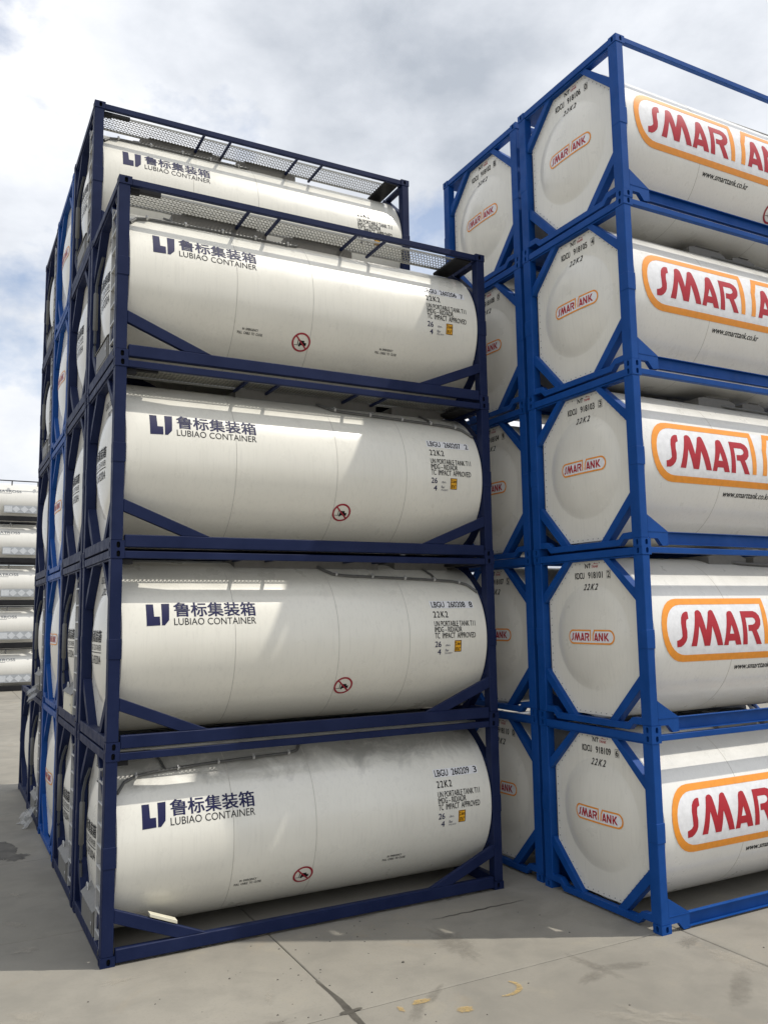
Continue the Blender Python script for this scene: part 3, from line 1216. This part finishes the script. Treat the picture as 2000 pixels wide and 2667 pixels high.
ORD = ['lowest', 'second from the ground', 'middle', 'fourth from the ground', 'topmost']
NUMA = [('260209', '3'), ('260208', '8'), ('260207', '2'), ('260206', '7')]
LADA = [True, False, False, True]
LABA = ['grimy cream tank container numbered 260209, lowest of the near navy stack',
        'cream tank container numbered 260208, second from ground in the near navy stack',
        'cream tank container numbered 260207, third from ground in the near navy stack',
        'cream tank container numbered 260206, topmost of the near four high navy stack']
YB, YK, YM, YE = 2.53, 5.18, 7.73, 10.27
for i in range(4):
    navy_container((0, 0, i * H), LABA[i], 'navy framed tank containers of the left block', LADA[i], NUMA[i], True, dirty=(i == 0))
LADB = [True, True, False, False, True]
for i in range(5):
    lab = ['navy framed tank container with grey valve cabinet, lowest behind the near navy stack',
           'navy framed tank container with cream valve cabinet, second from ground behind the near stack',
           'navy framed tank container without ladder, third from ground behind the near stack',
           'navy framed tank container without ladder, fourth from ground behind the near stack',
           'cream tank container with navy logo rising behind the top of the near stack'][i]
    navy_container((0, YB, i * H), lab, 'navy framed tank containers of the left block', LADB[i], None, i == 4, cream=(i == 1))
for i in range(5):
    blue_container((0.02, YK, i * H), f'blue framed tank container between the navy stacks on the left, {ORD[i]}',
                   'blue framed tank containers of the left block')
LADM = [True, True, False, True, True]
for i in range(5):
    navy_container((0.03, YM, i * H), f'navy framed tank container just behind the left blue stack, {ORD[i]}',
                   'navy framed tank containers of the left block', LADM[i], walkway=False, ends=False)
navy_container((0.05, YE, 0), 'single unstacked navy framed tank container at the far end of the left block',
               'navy framed tank containers of the left block', False, walkway=False, ends=False)

XC, YCC = 6.70, -2.647
NUMC = [('918109', '6'), ('918101', '2'), ('918103', '3'), ('918105', '4'), ('918106', '0')]
NUMD = [('918110', '0'), ('918107', '5'), ('918104', '9'), ('918108', '0'), ('918102', '8')]
for i in range(5):
    blue_container((XC, YCC, i * H), f'white tank container with big red logo, numbered {NUMC[i][0]}, {ORD[i]}',
                   'blue framed tank containers of the right block', NUMC[i], True)
for i in range(5):
    blue_container((XC + 0.037, YCC + 2.548, i * H), f'blue framed tank container numbered {NUMD[i][0]}, behind the near blue stack, {ORD[i]}',
                   'blue framed tank containers of the right block', NUMD[i], False)

# ------------------------------------------------------------------ far stack
ALX, ALY = -2.35, 45.0


def alb_container(i):
    t = empty('tank_container', (ALX, ALY, i * H), f'far white tank container with grey diamond placards, {ORD[i]}', 'tank container', 'white tank containers stacked across the yard')
    sh = put('tank_shell', shell_mesh('far_cladding'), t)
    for sx in (-1, 1):
        X = (lambda x: x) if sx < 0 else (lambda x: L - x)
        for sy in (-1, 1):
            Y = (lambda y: y) if sy < 0 else (lambda y: W - y)
            put('corner_post', cached(('alpost', sx, sy), lambda X=X, Y=Y: MB().box(X(0), X(0.15), Y(0), Y(0.15), 0, H).mesh('corner_post', 'black_paint', bevel=0.006)), t)
    for sy in (-1, 1):
        Y = (lambda y: y) if sy < 0 else (lambda y: W - y)
        put('bottom_side_rail', cached(('albr', sy), lambda Y=Y: MB().box(0.15, L - 0.15, Y(0.0), Y(0.10), 0.02, 0.33).mesh('bottom_side_rail', 'black_paint', bevel=0.01)), t)
        put('top_side_rail', cached(('altr', sy), lambda Y=Y: MB().box(0.15, L - 0.15, Y(0.0), Y(0.06), 2.50, 2.56).mesh('top_side_rail', 'black_paint')), t)
    for k, x in enumerate((1.6, 4.1, 5.6)):
        put('rail_bracket', cached(('albk', k), lambda x=x: MB().box(x - 0.035, x + 0.035, 0.02, 0.22, 2.26, 2.499).mesh('rail_bracket', 'conduit_grey')), t)
    off = -ALX
    put('lettering', cached('altext', lambda: wrap([text2d('ALBATROSS', (off + 0.62, 0.50, off + 2.31, 0.68), 0.03), poly2d([[(off + 0.62, 0.43), (off + 1.75, 0.43), (off + 1.75, 0.46), (off + 0.62, 0.46)]])], on_tank(0.004), 'lettering', 'decal_slate', 0.08)), sh)

    def panel():
        return MB().box(off + 1.33, off + 3.22, -0.012, 0.02, 0.52, 0.98).mesh('placard_panel', 'decal_grey', bevel=0.004)
    pn = put('placard_panel', cached('alpan', panel), t)
    for k in range(4):
        def pl(k=k):
            if k == 0:
                return MB().box(off + 1.36, off + 1.80, -0.020, -0.0125, 0.58, 0.93).mesh('placard', 'decal_pale')
            c = off + 2.03 + 0.48 * (k - 1)
            return MB().prism([(c - 0.235, 0.755), (c, 0.535), (c + 0.235, 0.755), (c, 0.968)], 'y', -0.020, -0.0125).mesh('placard', 'decal_pale')
        put('placard', cached(('alpl', k), pl), pn)
    return t


for i in range(5):
    alb_container(i)

# ------------------------------------------------------------------ ground
def concrete(name, base):
    M = Mat(name, base, 0.85, 0, 0.3)
    v = M.pos()
    big = M.noise(v, 0.22, 5, 0.55, 0.4)
    mid = M.noise(v, 1.3, 7, 0.62, 0.3)
    fine = M.noise(v, 28, 5, 0.65)
    sc = lambda k: tuple(min(1, c * k) for c in base)
    c = M.mix(M.ramp(big, [(0.32, 0), (0.68, 1)]), sc(0.86), sc(1.10))
    c = M.mix(M.ramp(mid, [(0.36, 0.55), (0.55, 0)]), c, (base[0] * 0.74, base[1] * 0.75, base[2] * 0.76))
    c = M.mix(M.ramp(mid, [(0.60, 0), (0.74, 0.5)]), c, (base[0] * 1.22, base[1] * 1.18, base[2] * 1.08))
    c = M.mix(M.ramp(fine, [(0.30, 0.5), (0.46, 0)]), c, sc(0.80))
    # worn warm patches where old paint and rust have washed in
    warm = M.noise(M.pos((1, 1, 1)), 0.75, 5, 0.6, 0.8)
    c = M.mix(M.ramp(warm, [(0.62, 0), (0.75, 0.35)]), c, (base[0] * 1.12, base[1] * 0.98, base[2] * 0.80))
    scuff = M.noise(M.pos((0.8, 6.0, 1)), 0.9, 6, 0.7, 0.5)
    c = M.mix(M.ramp(scuff, [(0.62, 0), (0.72, 0.30)]), c, sc(0.68))
    rnd = M.rand()
    c = M.mix(1.0, c, M.ramp(rnd, [(0.0, 0.94), (1.0, 1.05)]), 'MULTIPLY')
    M.color(c)
    M.bump(M.math('ADD', M.math('MULTIPLY', mid, 0.6), M.math('MULTIPLY', fine, 0.4)), 0.35, 0.008)
    MATS[name] = M.m


concrete('concrete', (0.285, 0.265, 0.224))
concrete('joint_dirt', (0.16, 0.15, 0.13))

gm = MB().add([(-700, -700, -0.03), (700, -700, -0.03), (700, 900, -0.03), (-700, 900, -0.03)], [(0, 1, 2, 3)]).mesh('ground', 'concrete')
ground = put('ground', gm, kind='structure')
SX, SY, GAP = 4.88, 4.02, 0.014


def slab_mesh():
    a, b, g, e = SX / 2 - GAP / 2, SY / 2 - GAP / 2, 0.0, 0.012
    mb = MB()
    vs = [(-a, -b, -0.028), (a, -b, -0.028), (a, b, -0.028), (-a, b, -0.028), (-a, -b, -0.008), (a, -b, -0.008), (a, b, -0.008), (-a, b, -0.008),
          (-a + e, -b + e, 0), (a - e, -b + e, 0), (a - e, b - e, 0), (-a + e, b - e, 0)]
    fs = [(0, 1, 5, 4), (1, 2, 6, 5), (2, 3, 7, 6), (3, 0, 4, 7), (4, 5, 9, 8), (5, 6, 10, 9), (6, 7, 11, 10), (7, 4, 8, 11), (8, 9, 10, 11)]
    return mb.add(vs, fs).mesh('slab', 'concrete')


sm = slab_mesh()
for ix in range(-3, 5):
    for iy in range(-4, 14):
        put('slab', sm, ground, (2.20 + SX * (ix - 0.5), -2.53 + SY * (iy + 0.5), 0.0))
# dirt lying in the joints
jd = MB()
for ix in range(-4, 5):
    jd.box(2.20 + SX * ix - 0.02, 2.20 + SX * ix + 0.02, -19, 54, -0.029, -0.018)
for iy in range(-4, 14):
    jd.box(-17, 21.6, -2.53 + SY * iy - 0.02, -2.53 + SY * iy + 0.02, -0.029, -0.0165)
put('joint_filling', jd.mesh('joint_filling', 'joint_dirt'), ground)


def blot(cx, cy, rx, ry, seed, n=40, rough=0.35, rot=0.0):
    rr = random.Random(seed)
    ph = [(rr.uniform(0, 6.28), rr.choice((2, 3, 4, 5, 7, 9, 12)), rr.uniform(0.2, 1)) for _ in range(6)]
    pts = []
    for k in range(n):
        a = 2 * math.pi * k / n
        d = 1 + rough * sum(w * math.sin(m * a + p) for p, m, w in ph) / 2.2
        x, y = rx * d * math.cos(a), ry * d * math.sin(a)
        pts.append((cx + x * math.cos(rot) - y * math.sin(rot), cy + x * math.sin(rot) + y * math.cos(rot)))
    return pts


def decal(name, pts, z, mat, core=0.45):
    """a thin sheet whose 'fade' attribute falls to zero at its ragged rim"""
    n = len(pts)
    cx, cy = sum(p[0] for p in pts) / n, sum(p[1] for p in pts) / n
    vs = [(cx, cy, z)] + [(cx + (p[0] - cx) * core, cy + (p[1] - cy) * core, z) for p in pts] + [(p[0], p[1], z) for p in pts]
    fs = [(0, 1 + k, 1 + (k + 1) % n) for k in range(n)] + [(1 + k, 1 + n + k, 1 + n + (k + 1) % n, 1 + (k + 1) % n) for k in range(n)]
    me = bpy.data.meshes.new(name)
    me.from_pydata(vs, [], fs)
    at = me.attributes.new('fade', 'FLOAT', 'POINT')
    for i in range(len(vs)):
        at.data[i].value = 1.0 if i <= n else 0.0
    me.materials.append(MATS[mat])
    return put(name, me, ground)


def stroke(name, path, widths, z, mat):
    """a painted or worn line along a path"""
    vs, fs, fd = [], [], []
    for i, p in enumerate(path):
        q0, q1 = path[max(i - 1, 0)], path[min(i + 1, len(path) - 1)]
        d = math.hypot(q1[0] - q0[0], q1[1] - q0[1])
        nx, ny = -(q1[1] - q0[1]) / d, (q1[0] - q0[0]) / d
        w = widths[i]
        for k in (-1, -0.6, 0.6, 1):
            vs.append((p[0] + nx * w * k, p[1] + ny * w * k, z))
            fd.append(0.0 if abs(k) == 1 or i in (0, len(path) - 1) else 1.0)
    for i in range(len(path) - 1):
        for k in range(3):
            fs.append((i * 4 + k, i * 4 + k + 1, i * 4 + 5 + k, i * 4 + 4 + k))
    me = bpy.data.meshes.new(name)
    me.from_pydata(vs, [], fs)
    at = me.attributes.new('fade', 'FLOAT', 'POINT')
    for i, v in enumerate(fd):
        at.data[i].value = v
    me.materials.append(MATS[mat])
    return put(name, me, ground)


def soft(name, c0, c1, scale, lo, hi, rough=0.85, amax=0.92):
    M = Mat(name, c0, rough, 0, 0.3)
    v = M.pos()
    M.color(M.mix(M.ramp(M.noise(v, scale, 5, 0.6), [(0.35, 0), (0.65, 1)]), c0, c1))
    at = M.new('ShaderNodeAttribute', attribute_name='fade')
    n = M.noise(v, scale * 2.2, 8, 0.68, 0.4)
    a = M.math('ADD', M.math('MULTIPLY', at.outputs['Fac'], 0.9), M.math('MULTIPLY', M.math('SUBTRACT', n, 0.5), 1.5))
    M.l.new(M.ramp(a, [(lo, 0), (hi, amax)]), M.b.inputs['Alpha'])
    MATS[name] = M.m


soft('wet_stain', (0.075, 0.068, 0.058), (0.13, 0.12, 0.10), 4, 0.30, 0.50, 0.55)
soft('worn_yellow', (0.56, 0.38, 0.13), (0.48, 0.345, 0.15), 14, 0.45, 1.0, 0.85, 0.62)
soft('soft_grey', (0.19, 0.175, 0.145), (0.24, 0.22, 0.185), 5, 0.30, 1.2, 0.85, 0.30)
soft('dust_pale', (0.50, 0.46, 0.385), (0.43, 0.395, 0.325), 5, 0.45, 1.2, 0.85, 0.40)

decal('wet_stain', blot(-0.98, 6.35, 0.62, 0.95, 3, 48, 0.40, 0.3), 0.004, 'wet_stain', 0.7)
decal('wet_stain', blot(-0.50, 5.85, 0.24, 0.20, 5, 36, 0.5), 0.0045, 'wet_stain', 0.6)
jy = [-1.6 - 2.4 * k / 24 for k in range(25)]
stroke('joint_stain', [(2.195 + 0.012 * math.sin(5 * y), y) for y in jy], [0.016 + 0.036 * math.exp(-((y + 2.5) / 0.55) ** 2) for y in jy], 0.004, 'wet_stain')
decal('joint_stain', blot(2.20, -2.52, 0.16, 0.055, 31, 30, 0.4), 0.0046, 'wet_stain', 0.5)
for k, (x, y, rx, ry, s_) in enumerate([(1.35, -2.40, 0.22, 0.10, 11), (5.28, -2.92, 0.09, 0.42, 12), (5.05, -3.15, 0.26, 0.10, 13), (6.85, -2.95, 0.25, 0.12, 14), (6.3, -4.2, 0.6, 0.12, 15), (3.2, -2.62, 0.30, 0.06, 16), (2.85, -2.85, 0.30, 0.08, 17), (7.6, -4.2, 0.7, 0.10, 18), (5.6, -3.1, 0.12, 0.3, 20), (1.0, -3.0, 0.5, 0.16, 24), (4.2, -1.5, 0.6, 0.2, 25)]):
    decal('scuff_stain', blot(x, y, rx * 1.3, ry * 1.5, s_, 36, 0.22, 0.15 * k), 0.004 + 0.0003 * k, 'soft_grey', 0.35)
for k, (x, y, rx, ry, s_) in enumerate([(0.15, -0.45, 0.35, 0.12, 41), (-0.9, -0.9, 0.25, 0.3, 42), (-0.7, 3.6, 0.12, 0.25, 43), (-0.8, 2.2, 0.15, 0.3, 44), (1.55, -1.75, 0.28, 0.08, 45), (-0.75, 1.1, 0.2, 0.25, 46), (6.9, -3.6, 0.6, 0.3, 47), (0.3, -2.2, 0.4, 0.2, 48), (4.9, -4.2, 0.8, 0.3, 49)]):
    decal('pale_scuff', blot(x, y, rx, ry, s_, 36, 0.5, 0.3 * k), 0.0041 + 0.0003 * k, 'dust_pale', 0.3)
for k in range(14):
    rr_ = random.Random(100 + k)
    x = rr_.uniform(0.2, 5.9)
    decal('foot_blot', blot(x, 0.01 + rr_.uniform(-0.03, 0.05), rr_.uniform(0.2, 0.45), rr_.uniform(0.03, 0.07), 60 + k, 30, 0.4), 0.0075 + 0.0001 * k, 'soft_grey', 0.4)  # faint ragged blots, darker than the slab, along the near stack's foot
decal('yellow_paint_mark', blot(2.98, -2.70, 0.15, 0.065, 21, 30, 0.2), 0.0085, 'worn_yellow', 0.7)
decal('yellow_paint_mark', blot(2.70, -2.75, 0.045, 0.09, 22, 26, 0.3), 0.0085, 'worn_yellow', 0.6)
decal('yellow_paint_mark', blot(3.30, -3.10, 0.12, 0.085, 23, 30, 0.2), 0.0085, 'worn_yellow', 0.7)
ca_ = arc(3.93, -2.87, 0.235, 0.185, -120, 40, 20)
stroke('yellow_paint_mark', ca_, [0.012 + 0.035 * math.sin(math.pi * (k + 0.6) / 22) for k in range(21)], 0.0085, 'worn_yellow')
# a hairline crack in the slab by the near stack
rr = random.Random(4)
stroke('crack', [(4.35 + 1.65 * k / 25, -0.60 + 0.012 * math.sin(k * 1.7) + rr.uniform(-0.006, 0.006)) for k in range(26)], [0.018 * math.sin(math.pi * (k + 0.5) / 26) + 0.004 for k in range(26)], 0.004, 'wet_stain')


def pebbles():
    mb = MB()
    rr = random.Random(11)
    for _ in range(95):
        x, y = rr.uniform(-2.5, 9), rr.uniform(-6.0, -0.15)
        if rr.random() < 0.45:
            x, y = 2.2 + rr.gauss(0, 0.8), -1.4 + rr.gauss(0, 0.9)
        if y > -0.05 and x > -0.1:
            continue
        if x > 6.6 and y > -2.8:
            continue
        s = rr.uniform(0.004, 0.011) * (1.7 if rr.random() < 0.1 else 1)
        n = 6
        vs = []
        for k in range(n):
            a = 2 * math.pi * k / n + rr.uniform(-0.3, 0.3)
            vs.append((x + s * 1.4 * math.cos(a), y + s * math.sin(a), 0.0005))
        for k in range(n):
            a = 2 * math.pi * k / n + rr.uniform(-0.3, 0.3)
            vs.append((x + s * 0.8 * math.cos(a), y + s * 0.6 * math.sin(a), s * rr.uniform(0.6, 1.1)))
        mb.add(vs, [tuple(range(n, 2 * n))] + [(k, (k + 1) % n, n + (k + 1) % n, n + k) for k in range(n)])
    return mb.mesh('pebbles', 'dust_dark')


plain('dust_dark', (0.10, 0.092, 0.078), 0.9)
o = put('pebbles', pebbles(), kind='stuff')
o['label'] = 'small stone crumbs scattered over the bare concrete in front'
o['category'] = 'pebbles'

# ------------------------------------------------------------------ loose things
Mp = Mat('plastic_film', (0.62, 0.62, 0.60), 0.25)
Mp.b.inputs['Alpha'].default_value = 0.45
Mp.bump(Mp.noise(Mp.pos(), 9, 5, 0.7), 0.8, 0.03)
MATS['plastic_film'] = Mp.m


def film(name, origin, du, dv, drop, seed, label):
    rr = random.Random(seed)
    n, m = 16, 12
    mb = MB()
    vs = []
    ph = [rr.uniform(0, 6.28) for _ in range(8)]
    for j in range(m + 1):
        for i in range(n + 1):
            a, b = i / n, j / m
            p = Vector(origin) + Vector(du) * a * (1 - 0.45 * b * abs(math.sin(ph[0] + 2 * a))) + Vector(dv) * b
            w = 0.05 * math.sin(9 * a + ph[1] + 4 * b) + 0.035 * math.sin(17 * a - 6 * b + ph[2]) + 0.03 * math.sin(13 * b + ph[3] + 5 * a) + rr.uniform(-0.012, 0.012)
            p += Vector((w, 0.4 * w, 0.5 * w - drop * a * b))
            p.z = max(p.z, 0.012)
            vs.append(tuple(p))
    fs = [(j * (n + 1) + i, j * (n + 1) + i + 1, (j + 1) * (n + 1) + i + 1, (j + 1) * (n + 1) + i) for j in range(m) for i in range(n)]
    mb.add(vs, fs)
    o = put(name, mb.mesh(name, 'plastic_film', smooth=True), None)
    o['label'] = label
    o['category'] = 'plastic sheet'
    o['group'] = 'torn plastic sheets on the left block'
    return o


film('plastic_sheet', (-0.02, 8.05, 2.95), (-0.08, 0.95, -0.20), (-0.06, 0.05, -0.28), 0.06, 3, 'torn translucent plastic sheet caught on the frame above the single far container')
film('plastic_sheet', (-0.02, 7.95, 0.50), (-0.16, 0.75, -0.30), (-0.10, 0.05, -0.45), 0.05, 8, 'crumpled translucent plastic sheet lying on the ground at the foot of the left block')

o = put('document_plate', MB().prism([(0.60, 0.505), (0.60, 0.545), (0.95, 0.405), (0.95, 0.362)], 'y', 0.02, 0.15).mesh('document_plate', 'cabinet_cream', bevel=0.003))
o['label'] = 'small cream plate lying on the diagonal brace of the lowest near container'
o['category'] = 'plate'
